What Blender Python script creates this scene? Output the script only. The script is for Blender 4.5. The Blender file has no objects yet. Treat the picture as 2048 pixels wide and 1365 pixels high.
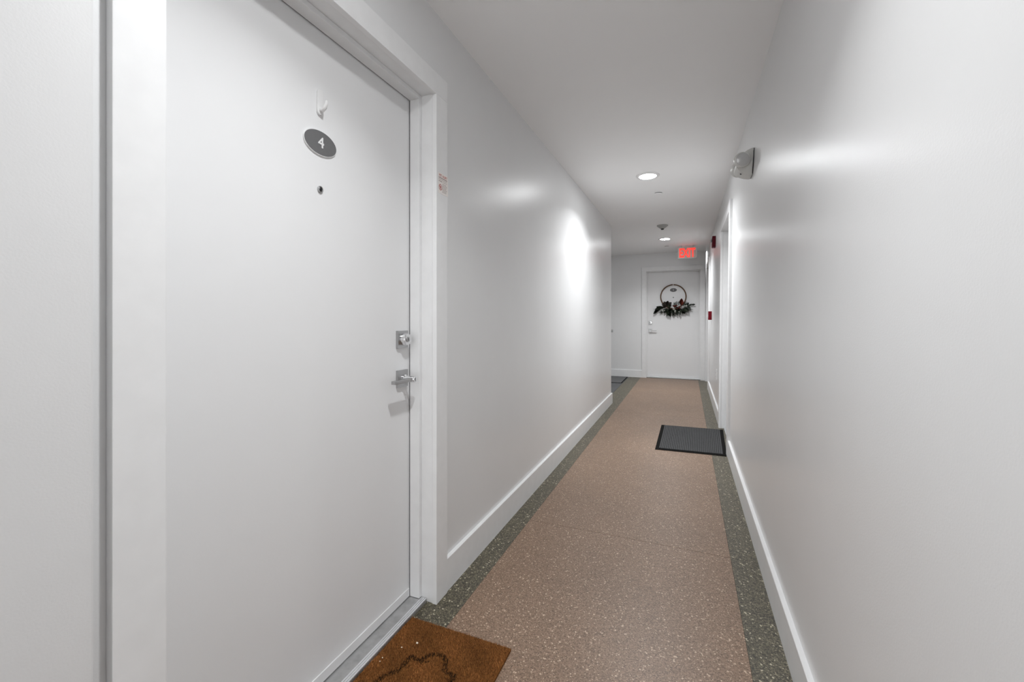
import bpy, bmesh, math, random
from mathutils import Vector, Matrix

scene = bpy.context.scene
C = scene.collection
random.seed(7)
R = math.radians

# ------------------------------------------------------------------ camera
EYE = 1.16
YAW = 22.28
cam_d = bpy.data.cameras.new('camera')
cam_d.sensor_width = 36.0
cam_d.lens = 15.0
cam_d.shift_y = -45.5 / 2048.0
cam_d.clip_start = 0.02
cam = bpy.data.objects.new('camera', cam_d)
C.objects.link(cam)
cam.location = (0, 0, EYE)
cam.rotation_euler = (R(90), 0, R(YAW))
scene.camera = cam

# ------------------------------------------------------------------ world, exposure
world = bpy.data.worlds.new('world')
scene.world = world
world.use_nodes = True
world.node_tree.nodes['Background'].inputs[0].default_value = (0.975, 0.99, 1, 1)
world.node_tree.nodes['Background'].inputs[1].default_value = 4.4
scene.view_settings.view_transform = 'Standard'
scene.view_settings.look = 'None'
scene.view_settings.gamma = 1.0
scene.view_settings.use_curve_mapping = False
scene.view_settings.exposure = 0.0
LAMP_E = 95.0           # radiance of the ceiling lamp lenses
LAMP_P, LAMP_SPREAD = 20.0, 138.0   # downward beam of each lamp

# ------------------------------------------------------------------ layout (metres)
CEIL = 2.42
XL = -0.957            # left wall face
XR = 0.330             # right wall face at the floor
LEAN = 0.0105          # the right wall is slightly out of plumb
YE = 8.70              # end wall
YB = -3.6              # end left open, unseen behind the camera, to let world light in as fill
YC = 5.91              # left wall ends here, passage opens to the left
XA = -3.0              # far side of that passage
XJ = -0.93             # wall face beside door 4 that stands a little proud
YJ = 0.4005

def map_left(a, d, z):   return (XL - d, a, z)
def map_right(a, d, z):  return (XR + LEAN * z + d, a, z)
def map_end(a, d, z):    return (a, YE + d, z)
def map_ceiling(a, d, z): return (a, d, z)

def at_floor(px, py, z=0.0):
    """photo pixel on a horizontal plane at height z -> world x, y"""
    f = 2048 * 15 / 36
    s, c = math.sin(R(YAW)), math.cos(R(YAW))
    D = f * (EYE - z) / (py - 637.0)
    u = (px - 1024) / f * D
    return (-s * D + c * u, c * D + s * u)

# ------------------------------------------------------------------ materials
def new_mat(name):
    m = bpy.data.materials.new(name)
    m.use_nodes = True
    nt = m.node_tree
    return m, nt, nt.nodes['Principled BSDF']

def simple(name, col, rough=0.5, metal=0.0, bump=0.0, scale=200.0, spec=0.5, vary=0.0, vscale=3.0, coat=0.0):
    m, nt, b = new_mat(name)
    b.inputs['Roughness'].default_value = rough
    b.inputs['Metallic'].default_value = metal
    b.inputs['Specular IOR Level'].default_value = spec
    b.inputs['Coat Weight'].default_value = coat
    tc = nt.nodes.new('ShaderNodeTexCoord')
    n = nt.nodes.new('ShaderNodeTexNoise')
    n.inputs['Scale'].default_value = vscale
    n.inputs['Detail'].default_value = 4
    nt.links.new(tc.outputs['Object'], n.inputs['Vector'])
    ramp = nt.nodes.new('ShaderNodeValToRGB')
    ramp.color_ramp.elements[0].position = 0.3
    ramp.color_ramp.elements[1].position = 0.7
    lo = [max(0, c * (1 - vary)) for c in col[:3]] + [1]
    ramp.color_ramp.elements[0].color = lo
    ramp.color_ramp.elements[1].color = list(col[:3]) + [1]
    nt.links.new(n.outputs['Fac'], ramp.inputs['Fac'])
    nt.links.new(ramp.outputs['Color'], b.inputs['Base Color'])
    if bump > 0:
        n2 = nt.nodes.new('ShaderNodeTexNoise')
        n2.inputs['Scale'].default_value = scale
        n2.inputs['Detail'].default_value = 2
        nt.links.new(tc.outputs['Object'], n2.inputs['Vector'])
        bp = nt.nodes.new('ShaderNodeBump')
        bp.inputs['Strength'].default_value = bump
        bp.inputs['Distance'].default_value = 0.002
        nt.links.new(n2.outputs['Fac'], bp.inputs['Height'])
        nt.links.new(bp.outputs['Normal'], b.inputs['Normal'])
    return m

def emit(name, col, strength):
    m, nt, b = new_mat(name)
    b.inputs['Base Color'].default_value = list(col) + [1]
    b.inputs['Emission Color'].default_value = list(col) + [1]
    b.inputs['Emission Strength'].default_value = strength
    return m

def terrazzo(name, cols, scale, rough):
    """random chips: cols = [(threshold, colour)...] over a random number for each chip"""
    m, nt, b = new_mat(name)
    tc = nt.nodes.new('ShaderNodeTexCoord')
    v = nt.nodes.new('ShaderNodeTexVoronoi')
    v.inputs['Scale'].default_value = scale
    nt.links.new(tc.outputs['Object'], v.inputs['Vector'])
    sep = nt.nodes.new('ShaderNodeSeparateColor')
    nt.links.new(v.outputs['Color'], sep.inputs['Color'])
    ramp = nt.nodes.new('ShaderNodeValToRGB')
    ramp.color_ramp.interpolation = 'CONSTANT'
    els = ramp.color_ramp.elements
    els[0].position, els[0].color = cols[0][0], list(cols[0][1]) + [1]
    els[1].position, els[1].color = cols[1][0], list(cols[1][1]) + [1]
    for p, c in cols[2:]:
        e = els.new(p); e.color = list(c) + [1]
    nt.links.new(sep.outputs['Red'], ramp.inputs['Fac'])
    # scattered larger pale chips
    v2 = nt.nodes.new('ShaderNodeTexVoronoi')
    v2.inputs['Scale'].default_value = scale * 0.62
    nt.links.new(tc.outputs['Object'], v2.inputs['Vector'])
    sep2 = nt.nodes.new('ShaderNodeSeparateColor')
    nt.links.new(v2.outputs['Color'], sep2.inputs['Color'])
    gt = nt.nodes.new('ShaderNodeMath'); gt.operation = 'GREATER_THAN'; gt.inputs[1].default_value = 0.98
    nt.links.new(sep2.outputs['Green'], gt.inputs[0])
    lt = nt.nodes.new('ShaderNodeMath'); lt.operation = 'LESS_THAN'; lt.inputs[1].default_value = 0.92
    nt.links.new(v2.outputs['Distance'], lt.inputs[0])
    mul = nt.nodes.new('ShaderNodeMath'); mul.operation = 'MULTIPLY'
    nt.links.new(gt.outputs[0], mul.inputs[0]); nt.links.new(lt.outputs[0], mul.inputs[1])
    mix = nt.nodes.new('ShaderNodeMix'); mix.data_type = 'RGBA'
    nt.links.new(mul.outputs[0], mix.inputs['Factor'])
    nt.links.new(ramp.outputs['Color'], mix.inputs['A'])
    pale = cols[-1][1]
    mix.inputs['B'].default_value = [min(1, c * 1.15) for c in pale] + [1]
    # slow blotches of wear
    n = nt.nodes.new('ShaderNodeTexNoise'); n.inputs['Scale'].default_value = 1.7; n.inputs['Detail'].default_value = 5
    nt.links.new(tc.outputs['Object'], n.inputs['Vector'])
    mr = nt.nodes.new('ShaderNodeMapRange')
    mr.inputs['From Min'].default_value = 0.3; mr.inputs['From Max'].default_value = 0.7
    mr.inputs['To Min'].default_value = 0.88; mr.inputs['To Max'].default_value = 1.08
    nt.links.new(n.outputs['Fac'], mr.inputs['Value'])
    mx = nt.nodes.new('ShaderNodeMix'); mx.data_type = 'RGBA'; mx.blend_type = 'MULTIPLY'
    mx.inputs['Factor'].default_value = 1
    nt.links.new(mix.outputs['Result'], mx.inputs['A'])
    nt.links.new(mr.outputs['Result'], mx.inputs['B'])
    nt.links.new(mx.outputs['Result'], b.inputs['Base Color'])
    b.inputs['Roughness'].default_value = rough
    return m

M = {}
M['wall'] = simple('wall_paint', (0.755, 0.757, 0.760), 0.32, bump=0.10, scale=260, spec=0.5, vary=0.015, vscale=5)
M['ceil'] = simple('ceiling_paint', (0.93, 0.932, 0.936), 0.6, bump=0.08, scale=220, spec=0.2, vary=0.01)
M['trim'] = simple('trim_paint', (0.81, 0.812, 0.816), 0.36, bump=0.03, scale=120, spec=0.4, vary=0.04, vscale=18)
M['door'] = simple('door_paint', (0.82, 0.822, 0.828), 0.45, bump=0.05, scale=160, spec=0.3, vary=0.012, vscale=6)
M['jut'] = simple('white_wall_paint', (0.72, 0.72, 0.723), 0.45, bump=0.12, scale=260, spec=0.3, vary=0.02, vscale=6)
M['gap'] = simple('weatherstrip_rubber', (0.05, 0.05, 0.052), 0.8)
M['chrome'] = simple('brushed_chrome', (0.46, 0.46, 0.465), 0.28, metal=1.0)
M['chrome2'] = simple('polished_chrome', (0.75, 0.75, 0.76), 0.08, metal=1.0)
M['darkmetal'] = simple('dark_metal', (0.05, 0.05, 0.052), 0.3, metal=1.0)
M['alu'] = simple('worn_aluminium', (0.56, 0.56, 0.56), 0.42, metal=0.7, vary=0.25, vscale=30)
M['alu_ridge'] = simple('bright_aluminium', (0.85, 0.86, 0.88), 0.32, metal=0.6, vary=0.1, vscale=40)
M['plate'] = simple('grey_plate', (0.155, 0.155, 0.158), 0.55, spec=0.25, vary=0.06, vscale=90)
M['white'] = simple('white_plastic', (0.82, 0.82, 0.82), 0.3)
M['offwhite'] = simple('warm_white_plastic', (0.62, 0.62, 0.60), 0.35)
M['midgrey'] = simple('grey_plastic', (0.40, 0.40, 0.39), 0.5, spec=0.2)
M['lens'] = simple('clear_lens', (0.50, 0.50, 0.50), 0.12, coat=0.5)
M['black'] = simple('black_plastic', (0.01, 0.01, 0.01), 0.4)
M['red'] = simple('fire_red', (0.12, 0.003, 0.012), 0.5, spec=0.2)
M['red_bright'] = simple('pull_red', (0.24, 0.003, 0.015), 0.5, spec=0.2)
M['print_red'] = simple('red_print', (0.45, 0.10, 0.08), 0.6)
M['print_grey'] = simple('grey_print', (0.35, 0.27, 0.26), 0.6)
M['paper'] = simple('sticker_paper', (0.84, 0.80, 0.77), 0.5)
M['caulk'] = simple('white_caulk', (0.8, 0.8, 0.8), 0.5)
M['terr'] = terrazzo('pink_terrazzo', [
    (0.0, (0.112, 0.066, 0.038)), (0.12, (0.163, 0.101, 0.063)), (0.32, (0.212, 0.135, 0.088)),
    (0.66, (0.255, 0.165, 0.110)), (0.90, (0.325, 0.222, 0.155)), (0.975, (0.46, 0.345, 0.25))], 300, 0.42)
M['border'] = terrazzo('olive_terrazzo', [
    (0.0, (0.024, 0.020, 0.012)), (0.22, (0.058, 0.050, 0.030)), (0.50, (0.095, 0.082, 0.052)),
    (0.74, (0.14, 0.122, 0.080)), (0.93, (0.24, 0.212, 0.145)), (0.985, (0.42, 0.38, 0.28))], 250, 0.44)
M['joint'] = simple('dark_joint', (0.09, 0.07, 0.06), 0.8)
M['slate'] = simple('slate_floor', (0.075, 0.077, 0.082), 0.45, bump=0.05, vary=0.25, vscale=4)
M['matgrey'] = simple('grey_mat', (0.14, 0.14, 0.142), 0.95, bump=0.3, scale=400, spec=0.1, vary=0.15, vscale=40)
M['rib'] = simple('charcoal_rib_carpet', (0.098, 0.099, 0.101), 0.95, bump=0.5, scale=900, spec=0.1, vary=0.35, vscale=160)
M['rib_base'] = simple('charcoal_carpet_base', (0.030, 0.030, 0.031), 0.95, spec=0.1)
M['rubber'] = simple('black_rubber', (0.007, 0.0065, 0.006), 0.85, spec=0.08)
M['coir_base'] = simple('coir_backing', (0.20, 0.08, 0.022), 0.95, spec=0.1, vary=0.3, vscale=120)
M['wood'] = simple('hoop_wood', (0.13, 0.065, 0.028), 0.6, vary=0.3, vscale=30)
M['leaf1'] = simple('dark_green_leaf', (0.018, 0.030, 0.014), 0.45, vary=0.4, vscale=30)
M['leaf2'] = simple('mid_green_leaf', (0.045, 0.065, 0.040), 0.5, vary=0.4, vscale=30)
M['leaf3'] = simple('brown_green_leaf', (0.028, 0.020, 0.013), 0.45, vary=0.4, vscale=30)
M['leafr'] = simple('rust_red_leaf', (0.17, 0.028, 0.012), 0.5, vary=0.3, vscale=30)
M['sage'] = simple('sage_leaf', (0.16, 0.20, 0.18), 0.6, vary=0.3, vscale=30)
M['needle'] = simple('pine_needle', (0.020, 0.034, 0.016), 0.6, vary=0.3, vscale=40)
M['berry'] = simple('white_berry', (0.85, 0.85, 0.80), 0.35)
M['crumb'] = simple('crumb', (0.80, 0.70, 0.55), 0.8)
M['lamp'] = emit('lamp_lens', (0.97, 0.988, 1.0), LAMP_E)
M['exit_red'] = emit('exit_red', (1.0, 0.045, 0.03), 1.1)
M['exit_face'] = simple('exit_face', (0.62, 0.50, 0.46), 0.25, coat=0.3)

def coir_material():
    m, nt, b = new_mat('coir_fibre')
    at = nt.nodes.new('ShaderNodeAttribute'); at.attribute_name = 'fibre'
    nt.links.new(at.outputs['Color'], b.inputs['Base Color'])
    b.inputs['Roughness'].default_value = 2.2
    b.inputs['Specular IOR Level'].default_value = 0.15
    return m
M['coir'] = coir_material()

# ------------------------------------------------------------------ mesh helpers
def box(bm, x0, x1, y0, y1, z0, z1, bev=0.0):
    vs = [bm.verts.new(p) for p in ((x0, y0, z0), (x1, y0, z0), (x1, y1, z0), (x0, y1, z0),
                                    (x0, y0, z1), (x1, y0, z1), (x1, y1, z1), (x0, y1, z1))]
    fs = [bm.faces.new([vs[i] for i in q]) for q in
          ((0, 3, 2, 1), (4, 5, 6, 7), (0, 1, 5, 4), (1, 2, 6, 5), (2, 3, 7, 6), (3, 0, 4, 7))]
    if bev > 0:
        es = list({e for f in fs for e in f.edges})
        bmesh.ops.bevel(bm, geom=es, offset=bev, segments=2, affect='EDGES', profile=0.7)

def prism(bm, pts, lo, hi, axis='y', bev=0.0):
    """polygon pts (u, v) extruded along axis between lo and hi. axis y: (u->x, v->z); z: (u->x, v->y); x: (u->y, v->z)"""
    def P(u, v, w):
        return {'y': (u, w, v), 'z': (u, v, w), 'x': (w, u, v)}[axis]
    a = [bm.verts.new(P(u, v, lo)) for u, v in pts]
    b = [bm.verts.new(P(u, v, hi)) for u, v in pts]
    n = len(pts)
    fs = [bm.faces.new(a), bm.faces.new(list(reversed(b)))]
    for i in range(n):
        fs.append(bm.faces.new((a[i], b[i], b[(i + 1) % n], a[(i + 1) % n])))
    if bev > 0:
        es = list({e for f in fs[:2] for e in f.edges})
        bmesh.ops.bevel(bm, geom=es, offset=bev, segments=2, affect='EDGES', profile=0.7)

def lathe(bm, prof, center, axis='z', seg=32):
    """prof = [(radius, height)]; revolve about axis through center"""
    rings = []
    for r, h in prof:
        ring = []
        for i in range(seg):
            t = 2 * math.pi * i / seg
            p = {'z': (r * math.cos(t), r * math.sin(t), h), 'y': (r * math.cos(t), h, r * math.sin(t)),
                 'x': (h, r * math.cos(t), r * math.sin(t))}[axis]
            ring.append(bm.verts.new((p[0] + center[0], p[1] + center[1], p[2] + center[2])))
        rings.append(ring)
    for a, b in zip(rings, rings[1:]):
        for i in range(seg):
            bm.faces.new((a[i], a[(i + 1) % seg], b[(i + 1) % seg], b[i]))
    bm.faces.new(rings[0]); bm.faces.new(list(reversed(rings[-1])))

def tube(bm, pts, r, seg=10):
    pts = [Vector(p) for p in pts]
    rings = []
    for i, p in enumerate(pts):
        t = (pts[min(i + 1, len(pts) - 1)] - pts[max(i - 1, 0)]).normalized()
        up = Vector((0, 0, 1)) if abs(t.z) < 0.9 else Vector((0, 1, 0))
        n = t.cross(up).normalized(); b = t.cross(n)
        rr = r[i] if isinstance(r, (list, tuple)) else r
        rings.append([bm.verts.new(p + n * rr * math.cos(2 * math.pi * k / seg) + b * rr * math.sin(2 * math.pi * k / seg))
                      for k in range(seg)])
    for a, b in zip(rings, rings[1:]):
        for k in range(seg):
            bm.faces.new((a[k], a[(k + 1) % seg], b[(k + 1) % seg], b[k]))
    bm.faces.new(rings[0]); bm.faces.new(list(reversed(rings[-1])))

def obj(name, bm, m, parent=None, fmap=None, smooth=False):
    if fmap:
        for v in bm.verts:
            v.co = fmap(*v.co)
    bmesh.ops.recalc_face_normals(bm, faces=bm.faces[:])
    me = bpy.data.meshes.new(name)
    bm.to_mesh(me); bm.free()
    if smooth:
        for p in me.polygons: p.use_smooth = True
        try:
            me.set_sharp_from_angle(angle=R(40))
        except Exception:
            pass
    me.materials.append(M[m] if isinstance(m, str) else m)
    o = bpy.data.objects.new(name, me)
    C.objects.link(o)
    if parent is not None:
        o.parent = parent
        o.matrix_parent_inverse = parent.matrix_basis.inverted()
    return o

def obox(name, b, m, parent=None, fmap=None, bev=0.0):
    bm = bmesh.new(); box(bm, *b, bev=bev)
    return obj(name, bm, m, parent, fmap)

def thing(name, label, cat, loc=(0, 0, 0), group=None, kind=None):
    o = bpy.data.objects.new(name, None); C.objects.link(o)
    o.location = loc
    o.empty_display_size = 0.05
    return tag(o, label, cat, group, kind)

def tag(o, label, cat, group=None, kind=None):
    o['label'] = label; o['category'] = cat
    if group: o['group'] = group
    if kind: o['kind'] = kind
    return o

def text_bm(s, size, extrude=0.0008, offset=0.0):
    cu = bpy.data.curves.new('lettering', 'FONT')
    cu.body = s; cu.size = size; cu.extrude = extrude; cu.offset = offset
    cu.align_x = 'CENTER'; cu.align_y = 'CENTER'
    cu.resolution_u = 4
    t = bpy.data.objects.new('lettering', cu); C.objects.link(t)
    bpy.context.view_layer.update()
    me = bpy.data.meshes.new_from_object(t.evaluated_get(bpy.context.evaluated_depsgraph_get()))
    bpy.data.objects.remove(t)
    bm = bmesh.new(); bm.from_mesh(me)
    bpy.data.meshes.remove(me); bpy.data.curves.remove(cu)
    return bm

# ------------------------------------------------------------------ door sizes (needed by the walls)
CAS_W, CAS_T = 0.085, 0.021      # casing
RECESS = 0.103                   # wall face to door slab
HEAD = 2.070                     # opening height
D4 = (0.5135, 1.480)             # near door in the left wall
DE = (-0.728, 0.232)             # door in the end wall
DR1 = (4.060, 4.990)             # first door in the right wall
DR2 = (7.680, 8.590)             # second door in the right wall

def wall_with_openings(name, label, fmap, a0, a1, openings, z1, thick, bounds_d0=0.0):
    bm = bmesh.new()
    a = a0
    for (o0, o1) in sorted(openings):
        box(bm, a, o0, bounds_d0, thick, 0, z1)
        box(bm, o0, o1, bounds_d0, thick, HEAD + 0.018, z1)
        a = o1
    box(bm, a, a1, bounds_d0, thick, 0, z1)
    o = obj(name, bm, 'wall', None, fmap)
    return tag(o, label, 'wall', kind='structure')

JT = 0.018   # jamb thickness
wall_with_openings('wall_left', 'pale grey satin wall on the left with doormat door in it', map_left, YJ, YC,
                   [(D4[0] - JT, D4[1] + JT)], CEIL, 0.16)
tag(obox('trim_1', (XL - 0.16, XJ, YB, YJ, 0, CEIL), 'jut', bev=0.004),
    'white painted face standing proud beside the frame of door number 4', 'trim', kind='structure')
wall_with_openings('wall_right', 'long pale grey satin wall with emergency light on it', map_right, YB, YE + 0.3,
                   [(DR1[0] - JT, DR1[1] + JT), (DR2[0] - JT, DR2[1] + JT)], CEIL, 0.20)
wall_with_openings('wall_end', 'grey wall at the corridor end around the wreath door', map_end, XA, XR,
                   [(DE[0] - JT, DE[1] + JT)], CEIL, 0.16)
# return wall at the end of the left wall (faces the far passage)
bm = bmesh.new()
box(bm, XA, XL - 0.16, YC - 0.14, YC, 0, CEIL)
o = obj('wall_return', bm, 'wall'); tag(o, 'grey wall turning the corner at the end of the left wall', 'wall', kind='structure')
tag(obox('wall_passage', (XA - 0.1, XA, YC, YE, 0, CEIL), 'wall'), 'grey wall closing the side passage', 'wall', kind='structure')
tag(obox('ceiling', (XA - 0.1, XR + 0.30, YB - 0.1, YE + 0.3, CEIL, CEIL + 0.12), 'ceil'),
    'smooth pale grey corridor ceiling', 'ceiling', kind='structure')

# ------------------------------------------------------------------ floor
fl = obox('floor', (XA - 0.1, XR + 0.30, YB - 0.1, YE + 0.3, -0.12, -0.004), 'joint')
tag(fl, 'speckled pink terrazzo corridor floor with olive border strips', 'floor', kind='structure')
XB1, XB2 = -0.836, 0.196
ys = [YB - 0.1, -0.78, 2.31, 5.40, YE]
for y0, y1 in zip(ys, ys[1:]):
    obox('terrazzo_panel', (XB1 + 0.001, XB2 - 0.001, y0 + 0.0012, y1 - 0.0012, -0.006, 0), 'terr', fl)
    obox('border_strip', (XB2, XR + 0.30, y0 + 0.0005, y1 - 0.0005, -0.006, 0), 'border', fl)
for y0, y1 in ((YB - 0.1, -0.78), (-0.78, 2.31), (2.31, 5.40), (5.40, YC)):
    obox('border_strip', (XL - 0.16, XB1, y0 + 0.0005, y1 - 0.0005, -0.006, 0), 'border', fl)
obox('border_strip', (-1.06, XB1, YC + 0.0005, YE, -0.006, 0), 'border', fl)
obox('slate_panel', (XA, -1.063, YC + 0.0005, YE, -0.006, 0), 'slate', fl)

# ------------------------------------------------------------------ baseboards
BH, BT = 0.139, 0.017
def baseboard(name, label, fmap, a0, a1):
    bm = bmesh.new()
    prism(bm, [(0, 0), (-BT, 0), (-BT, BH - 0.002), (-BT + 0.002, BH), (0, BH)], a0, a1, 'x')
    # prism axis x gives (w, u, v) = (a, d, z)
    return tag(obj(name, bm, 'trim', None, fmap), label, 'baseboard', kind='structure')
baseboard('baseboard_left', 'white baseboard along the left wall beyond door number 4', map_left, D4[1] + CAS_W + 0.0005, YC + BT)
baseboard('baseboard_right', 'white baseboard along the right wall up to the first right-hand door', map_right, YB, DR1[0] - CAS_W - 0.0005)
baseboard('baseboard_right_far', 'short white baseboard between the two right-hand doors', map_right, DR1[1] + CAS_W + 0.0005, DR2[0] - CAS_W - 0.0005)
baseboard('baseboard_end', 'white baseboard on the end wall beside the wreath door', map_end, XA, DE[0] - CAS_W - 0.0005)
bm = bmesh.new()
prism(bm, [(YC, 0), (YC + BT, 0), (YC + BT, BH - 0.002), (YC + BT - 0.002, BH), (YC, BH)], XA, XL - 0.0005, 'x')
tag(obj('baseboard_return', bm, 'trim'), 'white baseboard on the wall turning into the side passage', 'baseboard', kind='structure')

# ------------------------------------------------------------------ doors
def numeral(parent, s, a, z, d, size, fmap, flip=1, off=0.0):
    bm = text_bm(s, size, 0.0006, off)
    for v in bm.verts:
        x, y, zz = v.co
        v.co = fmap(a + flip * x, d - zz, z + y)
    return obj('numeral', bm, 'white', parent)

def make_door(name, label, fmap, a0, a1, handle, flip=1, number=None, hole=True):
    """handle: -1 lock on the low-a side, +1 on the high-a side; flip: +1 when +a runs to the right seen from the corridor"""
    base = fmap((a0 + a1) / 2, 0, 0)
    root = thing(name, label, 'door', base, kind='structure')
    mid = (a0 + a1) / 2
    def part(nm, b, m, bev=0.0, parent=root):
        return obox(nm, b, m, parent, fmap, bev)
    # casing (proud of wall)
    part('casing', (a0 - CAS_W, a0, -CAS_T, 0, 0, HEAD), 'trim', 0.0025)
    part('casing', (a1, a1 + CAS_W, -CAS_T, 0, 0, HEAD), 'trim', 0.0025)
    part('head_casing', (a0 - CAS_W, a1 + CAS_W, -CAS_T, 0, HEAD, HEAD + CAS_W), 'trim', 0.0025)
    # jambs
    g = 0.004
    part('jamb', (a0 - JT, a0 - g, 0, 0.155, 0, HEAD + g), 'trim', 0.0012)
    part('jamb', (a1 + g, a1 + JT, 0, 0.155, 0, HEAD + g), 'trim', 0.0012)
    part('head_jamb', (a0 - JT, a1 + JT, 0, 0.155, HEAD + g, HEAD + JT), 'trim', 0.0012)
    # stops
    s0, s1 = 0.052, RECESS - 0.005
    part('door_stop', (a0 - g, a0 + 0.014, s0, s1, 0.016, HEAD + g), 'trim', 0.0025)
    part('door_stop', (a1 - 0.014, a1 + g, s0, s1, 0.016, HEAD + g), 'trim', 0.0025)
    part('head_stop', (a0 + 0.014, a1 - 0.014, s0, s1, HEAD - 0.014, HEAD + g), 'trim', 0.0025)
    # rubber weatherstrip seen in the gap
    part('weatherstrip', (a0 - g, a0 + 0.010, s1, RECESS + 0.003, 0.016, HEAD + g), 'gap')
    part('weatherstrip', (a1 - 0.010, a1 + g, s1, RECESS + 0.003, 0.016, HEAD + g), 'gap')
    part('weatherstrip', (a0, a1, s1, RECESS + 0.003, HEAD - 0.010, HEAD + g), 'gap')
    # slab
    slab = part('slab', (a0 + 0.001, a1 - 0.001, RECESS, RECESS + 0.044, 0.020, HEAD - 0.002), 'door')
    part('door_sweep', (a0 + 0.016, a1 - 0.016, RECESS - 0.0045, RECESS, 0.018, 0.050), 'trim', 0.0015)
    # threshold with ridges
    th = part('threshold', (a0 + 0.0005, a1 - 0.0005, 0.026, RECESS + 0.044, 0.0, 0.014), 'alu', 0.001)
    for k in range(3):
        d0 = 0.0265 + k * 0.0085
        part('ridge', (a0 + 0.001, a1 - 0.001, d0, d0 + 0.0055, 0.013, 0.0165), 'alu_ridge', 0.0008, th)
    # lock side
    ah = (a1 - 0.066) if handle > 0 else (a0 + 0.066)
    inward = -1 if handle > 0 else 1
    f = RECESS
    # deadbolt
    zb = 1.076
    db = part('deadbolt', (ah - 0.033, ah + 0.033, f - 0.011, f, zb - 0.0345, zb + 0.0345), 'chrome', 0.002)
    bm = bmesh.new()
    lathe(bm, [(0.024, f - 0.011), (0.024, f - 0.030), (0.0225, f - 0.033), (0.010, f - 0.0335)], (ah, 0, zb), 'y', 28)
    obj('lock_cylinder', bm, 'chrome2', db, fmap, True)
    bm = bmesh.new()
    lathe(bm, [(0.011, f - 0.033), (0.011, f - 0.0355), (0.009, f - 0.036)], (ah, 0, zb), 'y', 20)
    obj('keyway_plug', bm, 'chrome', db, fmap, True)
    obox('key_slot', (ah - 0.0014, ah + 0.0014, f - 0.0366, f - 0.0355, zb - 0.006, zb + 0.006), 'darkmetal', db, fmap)
    # lever
    zl = 0.919
    lv = part('lever_handle', (ah - 0.033, ah + 0.033, f - 0.010, f, zl - 0.0345, zl + 0.0345), 'chrome', 0.002)
    bm = bmesh.new()
    lathe(bm, [(0.0165, f - 0.010), (0.0165, f - 0.022), (0.0125, f - 0.026), (0.0120, f - 0.066), (0.0108, f - 0.068)], (ah, 0, zl), 'y', 24)
    obj('spindle', bm, 'chrome2', lv, fmap, True)
    bm = bmesh.new()
    e0, e1 = ah, ah + inward * 0.118
    box(bm, min(e0, e1), max(e0, e1), f - 0.063, f - 0.044, zl - 0.0065, zl + 0.0065, 0.0025)
    obj('lever', bm, 'chrome', lv, fmap, False)
    obox('keyhole', (ah - 0.0015, ah + 0.0015, f - 0.0688, f - 0.0675, zl - 0.006, zl + 0.006), 'darkmetal', lv, fmap)
    if hole:
        bm = bmesh.new()
        lathe(bm, [(0.0105, f), (0.0105, f - 0.004), (0.0075, f - 0.0055), (0.0055, f - 0.003)], (mid + 0.008, 0, 1.562), 'y', 24)
        ph = obj('peephole', bm, 'chrome', root, fmap, True)
        bm = bmesh.new()
        lathe(bm, [(0.0062, f - 0.0046), (0.0045, f - 0.0062), (0.001, f - 0.0068)], (mid + 0.008, 0, 1.562), 'y', 16)
        obj('peephole_lens', bm, 'darkmetal', ph, fmap, True)
    if number:
        bm = bmesh.new()
        n = 48; zc = 1.706; ac = mid + 0.008
        prism(bm, [(ac + 0.0645 * math.cos(2 * math.pi * i / n), zc + 0.0385 * math.sin(2 * math.pi * i / n)) for i in range(n)],
              f - 0.0045, f, 'y', 0.0008)
        rim = obj('number_plate', bm, 'white', root, fmap)
        bm = bmesh.new()
        prism(bm, [(ac + 0.0625 * math.cos(2 * math.pi * i / n), zc + 0.0365 * math.sin(2 * math.pi * i / n)) for i in range(n)],
              f - 0.0052, f - 0.0042, 'y')
        obj('plate_face', bm, 'plate', rim, fmap)
        numeral(rim, number, ac, zc, f - 0.0058, 0.046, fmap, flip, 0.0008)
    return root

make_door('door_1', 'white slab door numbered 4 with coir doormat before it', map_left, D4[0], D4[1], +1, 1, '4')
make_door('door_2', 'white slab door at the corridor end with wreath on it', map_end, DE[0], DE[1], -1, 1, '1')
make_door('door_3', 'white recessed door in right wall beside the charcoal mat', map_right, DR1[0], DR1[1], -1, -1, None)
make_door('door_4', 'white door in right wall next to the end wall', map_right, DR2[0], DR2[1], -1, -1, None)

# ------------------------------------------------------------------ metal rail round the corner
hr = thing('handrail', 'dark metal rail end poking past the far corner of the left wall', 'rail', (-1.5, YC, 0.9))
bm = bmesh.new(); tube(bm, [(-2.6, YC + 0.075, 0.985), (-1.8, YC + 0.075, 0.985), (-0.944, YC + 0.075, 0.985)], 0.017, 16)
obj('rail', bm, 'chrome', hr, None, True)
for bx_ in (-2.4, -1.75, -1.12):
    bm = bmesh.new()
    tube(bm, [(bx_, YC + 0.004, 0.93), (bx_, YC + 0.045, 0.935), (bx_, YC + 0.075, 0.972)], 0.007, 10)
    lathe(bm, [(0.03, YC), (0.03, YC + 0.006), (0.024, YC + 0.009)], (bx_, 0, 0.93), 'y', 20)
    obj('bracket', bm, 'chrome', hr, None, True)

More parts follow.
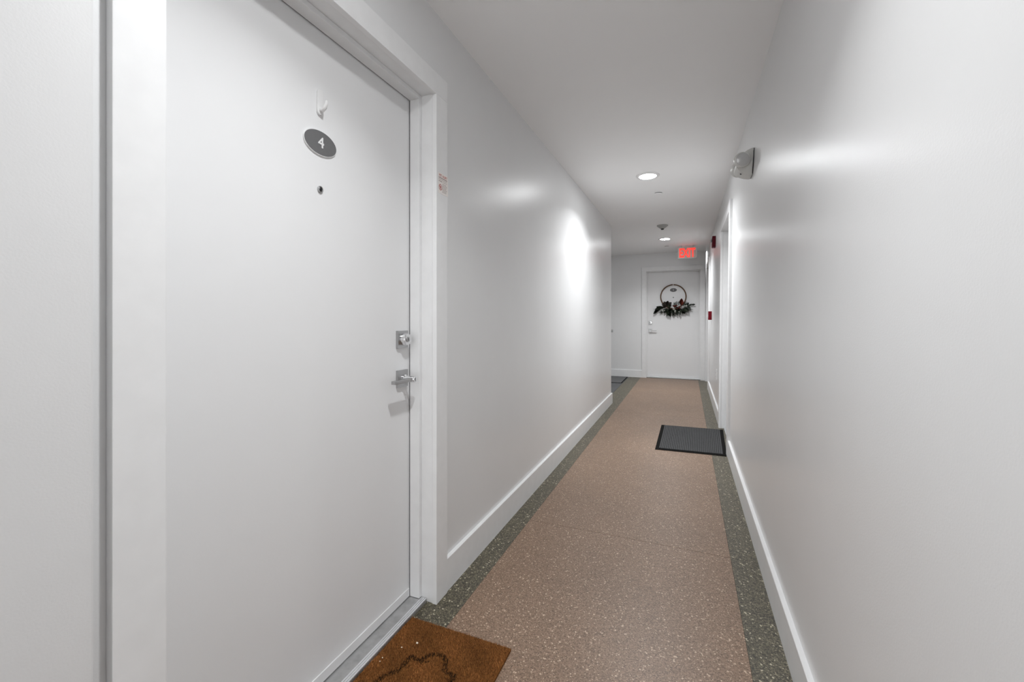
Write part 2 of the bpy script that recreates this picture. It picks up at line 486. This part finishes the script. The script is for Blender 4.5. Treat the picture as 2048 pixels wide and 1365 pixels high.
# ------------------------------------------------------------------ recessed lamps
def lamp(x, y, label, power=1.0, spread=LAMP_SPREAD):
    root = thing('ceiling_lamp', label, 'lamp', (x, y, CEIL))
    bm = bmesh.new()
    seg = 48
    prof = [(0.100, CEIL), (0.100, CEIL - 0.003), (0.094, CEIL - 0.007), (0.074, CEIL - 0.009), (0.071, CEIL - 0.003), (0.071, CEIL)]
    rings = [[bm.verts.new((x + r * math.cos(2 * math.pi * i / seg), y + r * math.sin(2 * math.pi * i / seg), z)) for i in range(seg)] for r, z in prof]
    for a, b in zip(rings, rings[1:] + rings[:1]):
        for i in range(seg):
            bm.faces.new((a[i], a[(i + 1) % seg], b[(i + 1) % seg], b[i]))
    obj('trim_ring', bm, 'white', root, None, True)
    bm = bmesh.new()
    lathe(bm, [(0.0705, CEIL - 0.0005), (0.0705, CEIL - 0.005), (0.060, CEIL - 0.0075), (0.02, CEIL - 0.009)], (x, y, 0), 'z', 40)
    obj('lens', bm, 'lamp', root, None, True)
    ld = bpy.data.lights.new('downlight_beam', 'AREA')
    ld.shape = 'DISK'; ld.color = (0.97, 0.988, 1.0); ld.size = 0.075; ld.energy = LAMP_P * power; ld.spread = R(spread)
    lo = bpy.data.objects.new('downlight_beam', ld); C.objects.link(lo)
    lo.parent = root
    lo.location = (0, 0, -0.0115)
    return root
XM = -0.32
lamp(XM, 0.71, 'round white ceiling downlight above door number 4', 0.46, 116.0)
lamp(XM, -2.52, 'round white ceiling downlight in the corridor behind', 0.5)
lamp(XM, 3.94, 'lit round ceiling downlight before the charcoal mat, nearest the emergency light')
lamp(-2.0, 7.30, 'unseen round ceiling downlight added in the side passage to brighten the end wall', 0.05)  # added fill lamp, hidden by the left wall, brightens the end wall
lamp(XM, 7.17, 'lit round ceiling downlight between smoke detector and exit sign', 1.15)

# ------------------------------------------------------------------ sprinkler covers and smoke detector
def sprinkler(x, y, label):
    root = thing('sprinkler_cover', label, 'sprinkler', (x, y, CEIL), 'flat sprinkler covers on the ceiling')
    bm = bmesh.new()
    lathe(bm, [(0.036, CEIL), (0.036, CEIL - 0.006)], (x, y, 0), 'z', 28)
    obj('collar', bm, 'black', root, None, True)
    bm = bmesh.new()
    lathe(bm, [(0.041, CEIL - 0.006), (0.042, CEIL - 0.0075), (0.040, CEIL - 0.009)], (x, y, 0), 'z', 32)
    obj('cap', bm, 'ceil', root, None, True)
sprinkler(-0.264, 4.53, 'flat round sprinkler cover beside the downlight near the emergency light')
sprinkler(-0.325, 7.93, 'flat round sprinkler cover beside the exit sign')

sx, sy = -0.306, 6.12
sd = thing('smoke_detector', 'grey conical smoke detector with dark sensor tip on ceiling', 'detector', (sx, sy, CEIL))
bm = bmesh.new(); lathe(bm, [(0.072, CEIL), (0.072, CEIL - 0.010), (0.068, CEIL - 0.013)], (sx, sy, 0), 'z', 36)
obj('base', bm, 'midgrey', sd, None, True)
bm = bmesh.new(); lathe(bm, [(0.066, CEIL - 0.012), (0.060, CEIL - 0.020), (0.028, CEIL - 0.044), (0.022, CEIL - 0.046)], (sx, sy, 0), 'z', 36)
obj('body', bm, 'midgrey', sd, None, True)
bm = bmesh.new(); lathe(bm, [(0.019, CEIL - 0.045), (0.019, CEIL - 0.056), (0.015, CEIL - 0.060), (0.004, CEIL - 0.061)], (sx, sy, 0), 'z', 24)
obj('sensor_tip', bm, 'black', sd, None, True)

# ------------------------------------------------------------------ emergency light on the right wall
ey, ez = 2.835, 2.058
em = thing('emergency_light', 'grey white emergency light with two round lamp heads on right wall', 'light', map_right(ey, 0, ez - 0.07))
bm = bmesh.new()
# body profile in (d, z); the outline on the wall narrows towards the bottom
prof = [(0, -0.072), (-0.012, -0.0725), (-0.032, -0.068), (-0.054, -0.057), (-0.072, -0.043), (-0.084, -0.028),
        (-0.086, -0.014), (-0.076, 0.012), (-0.054, 0.042), (-0.030, 0.058), (-0.010, 0.065), (0, 0.067)]
def half_width(z):
    t = (z + 0.0725) / 0.14
    return 0.048 + 0.052 * math.sin(min(1.0, t * 1.15) * math.pi / 2)
secs = [(-1.0, 0.88), (-0.93, 0.98), (-0.4, 1.0), (0.4, 1.0), (0.93, 0.98), (1.0, 0.88)]
rings = []
for aa, k in secs:
    rings.append([bm.verts.new((ey + aa * half_width(z), d * k - 0.004, ez + z * (0.5 + 0.5 * k))) for d, z in prof])
for r0, r1 in zip(rings, rings[1:]):
    n = len(prof)
    for i in range(n):
        bm.faces.new((r0[i], r0[(i + 1) % n], r1[(i + 1) % n], r1[i]))
bm.faces.new(rings[0]); bm.faces.new(list(reversed(rings[-1])))
obj('housing', bm, 'offwhite', em, map_right, True)
bm = bmesh.new()
zs_ = [-0.068, -0.05, -0.02, 0.02, 0.063]
prism(bm, [(ey - half_width(z) + 0.004, ez + z) for z in zs_] + [(ey + half_width(z) - 0.004, ez + z) for z in zs_[::-1]], -0.005, 0, 'y')
obj('back_plate', bm, 'darkmetal', em, map_right)
for s in (-1, 1):
    ca = ey + s * 0.093
    bm = bmesh.new()
    c = (0, 0, 0)
    lathe(bm, [(0.020, 0.048), (0.034, 0.030), (0.041, 0.010), (0.0425, -0.004), (0.041, -0.012), (0.038, -0.014)], c, 'y', 36)
    rot = Matrix.Rotation(R(8), 4, 'X') @ Matrix.Rotation(R(-14), 4, 'Z')
    def place(v, s=s, ca=ca):
        p = rot @ v.co
        v.co = (ca + s * -p.y if s > 0 else ca + p.y, -0.062 - p.x, ez + 0.004 + p.z)
    for v in bm.verts: place(v)
    hd = obj('lamp_head', bm, 'offwhite', em, map_right, True)
    bm = bmesh.new()
    lathe(bm, [(0.0375, -0.012), (0.0355, -0.0165), (0.026, -0.021), (0.012, -0.0235), (0.002, -0.024)], c, 'y', 36)
    for v in bm.verts: place(v)
    obj('head_lens', bm, 'lens', hd, map_right, True)
obox('test_button', (ey - 0.030, ey - 0.020, -0.064, -0.056, ez - 0.060, ez - 0.053), 'darkmetal', em, map_right)

# ------------------------------------------------------------------ fire alarm devices
hy, hz = 6.28, 2.175
hs = thing('horn_strobe', 'dark red fire alarm horn strobe high on right wall', 'alarm', map_right(hy, 0, hz - 0.07))
obox('body', (hy - 0.060, hy + 0.060, -0.042, 0, hz - 0.073, hz + 0.073), 'red', hs, map_right, 0.006)
bm = bmesh.new()
for k in range(6):
    box(bm, hy - 0.045, hy + 0.045, -0.045, -0.041, hz - 0.064 + k * 0.009, hz - 0.060 + k * 0.009)
obj('horn_grille', bm, 'red_bright', hs, map_right)
st = obox('strobe_bezel', (hy - 0.034, hy + 0.034, -0.048, -0.041, hz + 0.000, hz + 0.046), 'black', hs, map_right, 0.002)
obox('strobe_lens', (hy - 0.026, hy + 0.026, -0.066, -0.047, hz + 0.006, hz + 0.030), 'lens', st, map_right, 0.008)

py_, pz = 7.02, 1.200
ps = thing('pull_station', 'bright red fire alarm pull station on right wall', 'alarm', map_right(py_, 0, pz - 0.064))
obox('body', (py_ - 0.043, py_ + 0.043, -0.046, 0, pz - 0.064, pz + 0.064), 'red_bright', ps, map_right, 0.004)
ph = obox('pull_handle', (py_ - 0.034, py_ + 0.034, -0.054, -0.045, pz - 0.030, pz + 0.012), 'white', ps, map_right, 0.003)
obox('handle_grip', (py_ - 0.010, py_ + 0.010, -0.060, -0.053, pz - 0.052, pz - 0.016), 'white', ph, map_right, 0.003)

# electrical outlet
oy, oz = 5.72, 0.478
ol = thing('electrical_outlet', 'white electrical outlet plate low on right wall beyond the mat', 'outlet', map_right(oy, 0, oz - 0.06))
pl = obox('cover_plate', (oy - 0.036, oy + 0.036, -0.006, 0, oz - 0.058, oz + 0.058), 'white', ol, map_right, 0.002)
for dz in (-0.021, 0.021):
    so = obox('socket', (oy - 0.016, oy + 0.016, -0.008, -0.005, oz + dz - 0.014, oz + dz + 0.014), 'white', ol, map_right, 0.001)
    for da in (-0.006, 0.006):
        obox('slot', (oy + da - 0.001, oy + da + 0.001, -0.0086, -0.0078, oz + dz - 0.004, oz + dz + 0.005), 'black', so, map_right)

# ------------------------------------------------------------------ exit sign
xx, xy = 0.008, 8.02
zt = CEIL - 0.025
es = thing('exit_sign', 'lit red EXIT sign hanging from ceiling before the wreath door', 'sign', (xx, xy, CEIL))
obox('canopy', (xx - 0.085, xx + 0.085, xy - 0.035, xy + 0.035, CEIL - 0.026, CEIL), 'offwhite', es, None, 0.006)
def rrect(w, h, r, n=6):
    pts = []
    for cx, cz, t0 in ((w - r, h - r, 0), (-w + r, h - r, 90), (-w + r, -h + r, 180), (w - r, -h + r, 270)):
        for k in range(n + 1):
            t = R(t0 + 90 * k / n)
            pts.append((cx + r * math.cos(t), cz + r * math.sin(t)))
    return pts
zc = zt - 0.098
bm = bmesh.new()
prism(bm, [(xx + a, zc + b) for a, b in rrect(0.152, 0.097, 0.022)], xy - 0.024, xy + 0.024, 'y', 0.004)
ho = obj('housing', bm, 'offwhite', es)
bm = bmesh.new()
prism(bm, [(xx + a, zc + b) for a, b in rrect(0.138, 0.084, 0.014)], xy - 0.0265, xy - 0.0235, 'y')
obj('face_panel', bm, 'exit_face', ho)
bm = text_bm('EXIT', 0.190, 0.001, 0.0060)
xs = [v.co.x for v in bm.verts]; zs = [v.co.y for v in bm.verts]
cx, cz, wx, wz = (min(xs) + max(xs)) / 2, (min(zs) + max(zs)) / 2, max(xs) - min(xs), max(zs) - min(zs)
for v in bm.verts:
    x, y, z = v.co
    v.co = (xx + (x - cx) * 0.256 / wx, xy - 0.0280 - z, zc + (y - cz) * 0.158 / wz)
obj('letters', bm, 'exit_red', es)

# ------------------------------------------------------------------ adhesive hook on door 4
def adhesive_hook(label, fmap, a, z, flip, reach=1.0):
    root = thing('adhesive_hook', label, 'hook', fmap(a, RECESS, z - 0.04))
    f = RECESS
    bm = bmesh.new()
    pts = []
    for cx, cz, t0 in ((0, 0.040 - 0.011, 0), (0, -0.040 + 0.011, 180)):
        for k in range(9):
            t = R(t0 + 180 * k / 8)
            pts.append((a + 0.011 * math.cos(t), z + cz + 0.011 * math.sin(t)))
    prism(bm, pts, f - 0.007, f, 'y', 0.002)
    obj('hook_base', bm, 'white', root, fmap)
    bm = bmesh.new()
    tube(bm, [(a, f - 0.005, z - 0.022), (a, f - 0.016 * reach, z - 0.026), (a, f - 0.025 * reach, z - 0.020), (a, f - 0.030 * reach, z - 0.008), (a, f - 0.031 * reach, z + 0.000)],
         [0.0065, 0.0060, 0.0055, 0.0050, 0.0042], 12)
    obj('hook_arm', bm, 'white', root, fmap, True)
    return root
adhesive_hook('small white plastic hook above the number 4 plate', map_left, 1.002, 1.832, 1)

# ------------------------------------------------------------------ pet alert sticker on the casing
def sticker():
    a0, a1 = D4[1] + 0.012, D4[1] + CAS_W + 0.003
    z0, z1 = 1.672, 1.757
    d = -CAS_T - 0.0004
    root = thing('pet_alert_sticker', 'small white PET ALERT sticker with red print on door frame', 'sticker', map_left(a0, d, z0))
    obox('paper', (a0, a1, d - 0.0004, d, z0, z1), 'paper', root, map_left)
    def text(s, zc, w, h, m):
        bm = text_bm(s, 0.02, 0.0001, 0.0003)
        xs = [v.co.x for v in bm.verts]; ys_ = [v.co.y for v in bm.verts]
        kx = w / (max(xs) - min(xs)); ky = h / (max(ys_) - min(ys_))
        mx, my = (max(xs) + min(xs)) / 2, (max(ys_) + min(ys_)) / 2
        for v in bm.verts:
            x, y, z = v.co
            v.co = ((a0 + a1) / 2 + (x - mx) * kx, d - 0.0006 - z * 0.5, zc + (y - my) * ky)
        return obj('heading', bm, m, root, map_left)
    text('PET ALERT', z1 - 0.010, 0.062, 0.010, 'print_red')
    bm = bmesh.new()
    def bar(x0, x1, zc, h=0.0016):
        box(bm, a0 + x0, a0 + x1, d - 0.0007, d - 0.0003, zc - h / 2, zc + h / 2)
    bar(0.004, 0.068, z1 - 0.020, 0.004); bar(0.004, 0.066, z1 - 0.027, 0.0018)
    bar(0.004, 0.030, z1 - 0.034, 0.0030); bar(0.036, 0.066, z1 - 0.034, 0.0015)
    for k in range(7):
        bar(0.030, 0.064 + 0.003 * ((k * 5) % 3 - 1), z1 - 0.042 - k * 0.0055)
    obj('fine_print', bm, 'print_grey', root, map_left)
    bm = bmesh.new()
    cx, cz = a0 + 0.016, z0 + 0.026
    n = 24
    for r0, r1 in ((0.0095, 0.0125),):
        ri = [(cx + r0 * math.cos(2 * math.pi * i / n), cz + r0 * math.sin(2 * math.pi * i / n)) for i in range(n)]
        ro = [(cx + r1 * math.cos(2 * math.pi * i / n), cz + r1 * math.sin(2 * math.pi * i / n)) for i in range(n)]
        vi = [bm.verts.new((p[0], d - 0.0008, p[1])) for p in ri]; vo = [bm.verts.new((p[0], d - 0.0008, p[1])) for p in ro]
        for i in range(n):
            bm.faces.new((vi[i], vi[(i + 1) % n], vo[(i + 1) % n], vo[i]))
    box(bm, cx - 0.003, cx + 0.004, d - 0.0009, d - 0.0003, cz - 0.006, cz + 0.005)
    box(bm, cx - 0.006, cx - 0.002, d - 0.0009, d - 0.0003, cz + 0.001, cz + 0.006)
    obj('emblem', bm, 'print_red', root, map_left)
sticker()

# ------------------------------------------------------------------ charcoal mat by the right-hand door
def grey_mat():
    p = [Vector((-0.260, 3.966)), Vector((0.312, 3.990)), Vector((0.347, 4.925)), Vector((-0.254, 4.900))]
    root = thing('carpet_mat', 'charcoal ribbed carpet mat with black rubber edge by right-hand door', 'mat', (0.04, 4.45, 0))
    def uv(u, v):
        q = p[0].lerp(p[1], u).lerp(p[3].lerp(p[2], u), v)
        return q.x, q.y
    def quad(bm, u0, u1, v0, v1, z0, z1):
        b = [uv(u0, v0), uv(u1, v0), uv(u1, v1), uv(u0, v1)]
        lo = [bm.verts.new((x, y, z0)) for x, y in b]; hi = [bm.verts.new((x, y, z1)) for x, y in b]
        bm.faces.new(lo[::-1]); bm.faces.new(hi)
        for i in range(4):
            bm.faces.new((lo[i], lo[(i + 1) % 4], hi[(i + 1) % 4], hi[i]))
    bm = bmesh.new(); quad(bm, 0, 1, 0, 1, 0.0005, 0.0035)
    obj('rubber_edge', bm, 'rubber', root)
    ca = bmesh.new(); quad(ca, 0.052, 0.952, 0.036, 0.972, 0.0034, 0.0062)
    obj('carpet_base', ca, 'rib_base', root)
    n = 34
    for k in range(n):
        u0 = 0.055 + k * (0.894 / n)
        bm = bmesh.new()
        h = 0.0098 + 0.0006 * random.random()
        quad(bm, u0 + 0.0018, u0 + 0.894 / n - 0.0050, 0.038, 0.970, 0.0060, h)
        obj('carpet_rib', bm, 'rib', root)
grey_mat()

# ------------------------------------------------------------------ grey mat in the side passage
pm = thing('passage_mat', 'plain grey mat on dark floor of the side passage', 'mat', (-1.6, 8.1, 0))
obox('mat_edge', (-2.3, -1.075, 7.78, 8.66, 0.0, 0.004), 'rubber', pm, None, 0.001)
obox('mat_pile', (-2.28, -1.090, 7.80, 8.64, 0.003, 0.009), 'matgrey', pm, None, 0.002)

# ------------------------------------------------------------------ coir doormat
def coir_mat():
    x0, x1, y0, y1 = -0.979, -0.566, 0.775, 1.374
    root = thing('coir_doormat', 'brown coir doormat with dark outline drawing before door number 4', 'doormat', ((x0 + x1) / 2, (y0 + y1) / 2, 0))
    obox('backing', (x0, x1, y0, y1, 0.0005, 0.008), 'coir_base', root, None, 0.001)
    zt = 0.014
    def px(pts): return [at_floor(690 + a / 6.02, 1230 + b / 6.02, zt) for a, b in pts]
    main = px([(360, 810), (450, 740), (560, 690), (650, 660), (700, 600), (760, 530), (800, 495), (860, 530), (920, 550),
               (960, 500), (1030, 475), (1110, 465), (1180, 490), (1215, 540), (1205, 610), (1190, 650), (1240, 690),
               (1310, 720), (1310, 750), (1270, 770), (1255, 813)])
    ym = (y0 + y1) / 2
    low = [(x, 2 * ym - y) for x, y in main][::-1]
    strokes = [main, low, [main[0], low[-1]], [main[-1], low[0]], px([(970, 558), (1040, 550)])]
    widths = [0.0085, 0.0085, 0.0085, 0.0085, 0.003]
    segs = []
    for s, w in zip(strokes, widths):
        for a, b in zip(s, s[1:]):
            segs.append((a, b, w))
    def ink(x, y):
        for (ax, ay), (bx, by), w in segs:
            dx, dy = bx - ax, by - ay
            L = dx * dx + dy * dy
            t = 0 if L == 0 else max(0, min(1, ((x - ax) * dx + (y - ay) * dy) / L))
            if (x - ax - t * dx) ** 2 + (y - ay - t * dy) ** 2 < w * w:
                return True
        return False
    verts, faces, cols = [], [], []
    rnd = random.Random(3)
    N = 52000
    for i in range(N):
        x = rnd.uniform(x0, x1); y = rnd.uniform(y0, y1)
        h = rnd.uniform(0.0045, 0.0085)
        ang = rnd.uniform(0, 2 * math.pi); lean = rnd.uniform(0.0005, 0.0045)
        w = rnd.uniform(0.0005, 0.0010)
        wa = rnd.uniform(0, 2 * math.pi)
        wx, wy = w * math.cos(wa), w * math.sin(wa)
        tx, ty = x + lean * math.cos(ang), y + lean * math.sin(ang)
        if x > x1 - 0.004: tx += 0.002
        tx = max(tx, x0 - 0.001)
        b = len(verts)
        verts += [(x - wx, y - wy, 0.0075), (x + wx, y + wy, 0.0075), (tx, ty, 0.0078 + h)]
        faces.append((b, b + 1, b + 2))
        if ink(x, y):
            k = rnd.uniform(0.5, 1.4); c = (0.014 * k, 0.011 * k, 0.008 * k, 1)
        else:
            k = rnd.choice((0.40, 0.65, 0.85, 1.0, 1.15, 1.7)) * (0.9 + 0.25 * math.sin(x * 31 + y * 17) * math.sin(y * 23))
            c = (0.36 * k, 0.155 * k, 0.052 * k, 1)
        cols += [c, c, c]
    me = bpy.data.meshes.new('pile')
    me.from_pydata(verts, [], faces)
    ca = me.color_attributes.new('fibre', 'FLOAT_COLOR', 'POINT')
    ca.data.foreach_set('color', [v for c in cols for v in c])
    me.materials.append(M['coir'])
    o = bpy.data.objects.new('pile', me); C.objects.link(o)
    o.parent = root; o.matrix_parent_inverse = root.matrix_basis.inverted()
    o['kind'] = 'stuff'
    rnd = random.Random(5)
    for i, (a, b, s) in enumerate(((868, 335, 0.0032), (683, 388, 0.0022), (450, 512, 0.0019), (420, 556, 0.0017))):
        x, y = at_floor(690 + a / 6.02, 1230 + b / 6.02, 0.017)
        bm = bmesh.new()
        bmesh.ops.create_icosphere(bm, subdivisions=2, radius=s)
        for v in bm.verts:
            v.co *= rnd.uniform(0.75, 1.2)
            v.co = (v.co.x * 1.3 + x, v.co.y + y, max(v.co.z * 0.8, -0.002) + 0.0150)
        tag(obj('crumb', bm, 'crumb'), ('largest pale crumb on the coir doormat, above the dark outline', 'second largest pale crumb on the coir doormat',
                                        'small pale crumb on the coir doormat, of the pair near the metal threshold', 'small pale crumb on the coir doormat, of the pair near the metal threshold')[i],
            'crumb', 'crumbs on the coir doormat')
coir_mat()

# ------------------------------------------------------------------ wreath on the end door
def wreath():
    f = RECESS
    cx, cz, Rr = (DE[0] + DE[1]) / 2 + 0.006, 1.578, 0.228
    off = f - 0.024
    root = thing('wreath', 'hoop wreath with green leaves, rust red leaves and white berries on door', 'wreath', map_end(cx, off, cz - Rr))
    bm = bmesh.new()
    n = 64
    for i in range(n):
        t0, t1 = 2 * math.pi * i / n, 2 * math.pi * (i + 1) / n
    rings = []
    for i in range(n):
        t = 2 * math.pi * i / n
        ring = []
        for k in range(10):
            s = 2 * math.pi * k / 10
            r = Rr + 0.0108 * math.cos(s)
            ring.append(bm.verts.new((cx + r * math.cos(t), off + 0.0108 * math.sin(s), cz + r * math.sin(t))))
        rings.append(ring)
    for i in range(n):
        a, b = rings[i], rings[(i + 1) % n]
        for k in range(10):
            bm.faces.new((a[k], a[(k + 1) % 10], b[(k + 1) % 10], b[k]))
    obj('hoop', bm, 'wood', root, map_end, True)

    # one leaf mesh of each kind; unit length along +x, curled
    def leaf_mesh(nm, width, curl, mat):
        bm = bmesh.new()
        prof = [(0, 0.04), (0.15, 0.5), (0.35, 0.92), (0.55, 1.0), (0.75, 0.74), (0.9, 0.36), (1.0, 0.02)]
        rows = []
        for t, w in prof:
            y = -curl * math.sin(t * 2.2)
            ww = width * w
            rows.append([bm.verts.new((t, y + 0.10 * ww * 4, ww)), bm.verts.new((t, y, 0)), bm.verts.new((t, y + 0.10 * ww * 4, -ww))])
        for a, b in zip(rows, rows[1:]):
            for k in range(2):
                bm.faces.new((a[k], b[k], b[k + 1], a[k + 1]))
        bmesh.ops.solidify(bm, geom=bm.faces[:], thickness=0.015)
        bmesh.ops.recalc_face_normals(bm, faces=bm.faces[:])
        me = bpy.data.meshes.new(nm); bm.to_mesh(me); bm.free()
        for p in me.polygons: p.use_smooth = True
        me.materials.append(M[mat])
        return me
    kinds = {k: leaf_mesh('leaf', w, c, m) for k, w, c, m in (
        ('d', 0.24, 0.10, 'leaf1'), ('m', 0.22, 0.12, 'leaf2'), ('b', 0.30, 0.06, 'leaf3'), ('r', 0.27, 0.08, 'leafr'), ('s', 0.10, 0.10, 'sage'))}
    def leaf(kind, px, py, ang, length, out=0.0, pitch=0):
        """px, py: photo pixel of the leaf's foot on the door, ang: degrees in the door plane (0 = right, 90 = up)"""
        X = cx + (px - 1346.0) / 111.5
        Z = cz + (594.5 - py) / 103.0
        o = bpy.data.objects.new('leaf', kinds[kind]); C.objects.link(o)
        m = Matrix.Translation((X, YE + off - 0.022 - out, Z)) @ Matrix.Rotation(-R(ang), 4, 'Y') @ Matrix.Rotation(-R(pitch), 4, 'Z') @ \
            Matrix.Rotation(R(random.uniform(-25, 25)), 4, 'X') @ Matrix.Scale(length, 4)
        o.parent = root
        o.matrix_parent_inverse = root.matrix_basis.inverted()
        o.matrix_basis = m
        return o
    # brown-green clump on the left
    for a, l in ((150, .10), (118, .105), (75, .11), (38, .12), (10, .10), (200, .08), (95, .09)):
        leaf('b', 1332.5, 613.5, a, l, random.uniform(0, .02), random.uniform(0, 25))
    # left spray
    for px, py, a, l in ((1327, 617, 170, .12), (1322, 618, 188, .12), (1318, 620, 205, .11), (1314, 622, 222, .10), (1320, 617, 160, .08),
                         (1328, 620, 215, .09), (1326, 616, 185, .14)):
        leaf('d', px, py, a, l, random.uniform(0, .015), random.uniform(-5, 20))
    # middle downward leaves
    for px, py, a, l in ((1336, 622, 262, .11), (1338, 624, 280, .11), (1341, 622, 250, .12), (1346, 622, 275, .10), (1351, 622, 290, .11),
                         (1357, 621, 285, .11), (1362, 619, 305, .12), (1367, 618, 320, .12), (1333, 619, 240, .10), (1344, 618, 230, .09),
                         (1354, 620, 265, .10), (1340, 618, 120, .09), (1348, 617, 60, .08), (1336, 619, 200, .10), (1360, 617, 240, .09),
                         (1350, 615, 330, .10), (1337, 617, 300, .10)):
        leaf('d', px, py, a, l, random.uniform(0, .02), random.uniform(0, 25))
    rl = random.Random(21)
    for i in range(26):
        t = rl.random()
        leaf('d' if rl.random() < 0.7 else 'm', 1331 + 38 * t, 618.5 + 3.5 * math.sin(t * 3.1) - 3 * t + rl.uniform(-1.5, 1.5),
             rl.uniform(215, 325), rl.uniform(.07, .11), rl.uniform(0, .02), rl.uniform(5, 35))
    # right spray
    for px, py, a, l in ((1364, 615, 35, .10), (1369, 614, 12, .10), (1373, 614, 330, .09), (1372, 612, 45, .07), (1377, 612, 20, .06),
                         (1366, 617, 345, .11), (1375, 615, 300, .07), (1370, 616, 310, .10)):
        leaf('m', px, py, a, l, random.uniform(0, .015), random.uniform(0, 20))
    leaf('d', 1382, 611.2, 6, .068, 0.005, 5)
    bm = bmesh.new()
    def pt(px, py, o_=0.0): return (cx + (px - 1346.0) / 111.5, off - 0.008 - o_, cz + (594.5 - py) / 103.0)
    tube(bm, [pt(1371, 614.5), pt(1377, 612.5), pt(1383, 611.4)], [0.003, 0.0025, 0.002], 6)
    tube(bm, [pt(1322, 614), pt(1335, 618.5), pt(1346, 619.6), pt(1358, 618), pt(1370, 613)], 0.006, 6)
    obj('stem', bm, 'wood', root, map_end, True)
    # rust red leaves
    for px, py, a, l, o_ in ((1361.5, 612, 84, .135, .012), (1362.5, 612, 74, .10, .016), (1352, 615, 160, .075, .03), (1348, 614, 20, .07, .03), (1355, 619, 50, .07, .032),
                             (1353, 617, 350, .08, .032), (1359, 620, 160, .07, .03)):
        leaf('r', px, py, a, l, o_, 10)
    # sage sprigs pointing up
    for px, py, a, l in ((1351, 612, 78, .085), (1352.5, 612, 96, .08), (1349, 612, 108, .07), (1346, 612, 70, .06), (1356, 612, 100, .08), (1368, 610, 60, .07), (1370, 610, 40, .07)):
        leaf('s', px, py, a, l, 0.0, 10)
    # pine needles: uncountable
    bm = bmesh.new()
    rnd = random.Random(11)
    def spray(px, py, a, L, cnt):
        X, Y, Z = pt(px, py, rnd.uniform(0, 0.02))
        ca, sa = math.cos(R(a)), math.sin(R(a))
        for i in range(cnt):
            t = rnd.uniform(0, 1)
            bx, bz = X + ca * L * t * 0.6, Z + sa * L * t * 0.6
            aa = R(a + rnd.choice((-1, 1)) * rnd.uniform(12, 38))
            l = L * rnd.uniform(0.30, 0.48)
            ex, ez_, eyy = bx + l * math.cos(aa), bz + l * math.sin(aa), Y + rnd.uniform(-0.022, 0.010)
            nx, nz = -math.sin(aa) * 0.0016, math.cos(aa) * 0.0016
            v = [bm.verts.new(p) for p in ((bx - nx, Y, bz - nz), (bx + nx, Y, bz + nz), (bx, Y - 0.0016, bz), (ex, eyy, ez_))]
            for q in ((0, 1, 3), (1, 2, 3), (2, 0, 3), (0, 2, 1)):
                bm.faces.new([v[k] for k in q])
    for px, py, a, L, cnt in ((1320, 620, 205, .14, 40), (1324, 616, 170, .12, 30), (1336, 621, 262, .16, 50), (1344, 621, 285, .16, 50), (1352, 620, 270, .14, 44),
                              (1360, 619, 300, .16, 50), (1367, 617, 325, .16, 50), (1372, 613, 10, .13, 40), (1332, 619, 235, .12, 34), (1349, 613, 85, .09, 24),
                              (1358, 612, 95, .10, 24), (1366, 612, 55, .11, 30), (1316, 622, 222, .12, 26), (1318, 619, 190, .13, 30), (1340, 621, 250, .15, 50),
                              (1348, 621, 262, .15, 50), (1357, 620, 285, .15, 50), (1364, 618, 312, .16, 50), (1370, 616, 335, .17, 40), (1328, 620, 225, .16, 40)):
        spray(px, py, a, L, cnt)
    o = obj('pine_needles', bm, 'needle', root, map_end)
    o['kind'] = 'stuff'
    # berries
    bm = bmesh.new(); bmesh.ops.create_icosphere(bm, subdivisions=1, radius=0.0080)
    bme = bpy.data.meshes.new('berry'); bm.to_mesh(bme); bm.free()
    for p in bme.polygons: p.use_smooth = True
    bme.materials.append(M['berry'])
    spots = [(1323.5, 622), (1325, 621.2), (1326, 623), (1324.4, 623.4), (1328.5, 622),
             (1345.5, 618), (1346.8, 619.4), (1348, 618.2), (1347.2, 621), (1349, 620.4), (1349.2, 623), (1350.6, 624), (1348.4, 624.6), (1351, 622.6), (1350, 626.6),
             (1355.6, 621.6), (1356.4, 623.2), (1357.6, 624.6), (1358.6, 625.6), (1359, 624),
             (1364.6, 614.6), (1366, 613.6), (1367.2, 614.8), (1368.4, 612.4), (1369.6, 613.4), (1371.4, 613.6), (1372.6, 612.2), (1373, 614.2), (1365.2, 616)]
    for px, py in spots:
        o = bpy.data.objects.new('berry', bme); C.objects.link(o)
        p = pt(px, py, rnd.uniform(0.046, 0.060))
        o.parent = root; o.matrix_parent_inverse = root.matrix_basis.inverted()
        o.matrix_basis = Matrix.Translation(map_end(*p))
    return cx, cz, Rr
wx_, wz_, wr_ = wreath()
adhesive_hook('small white hook carrying the hoop wreath', map_end, wx_, wz_ + wr_ + 0.012, 1, 1.45)
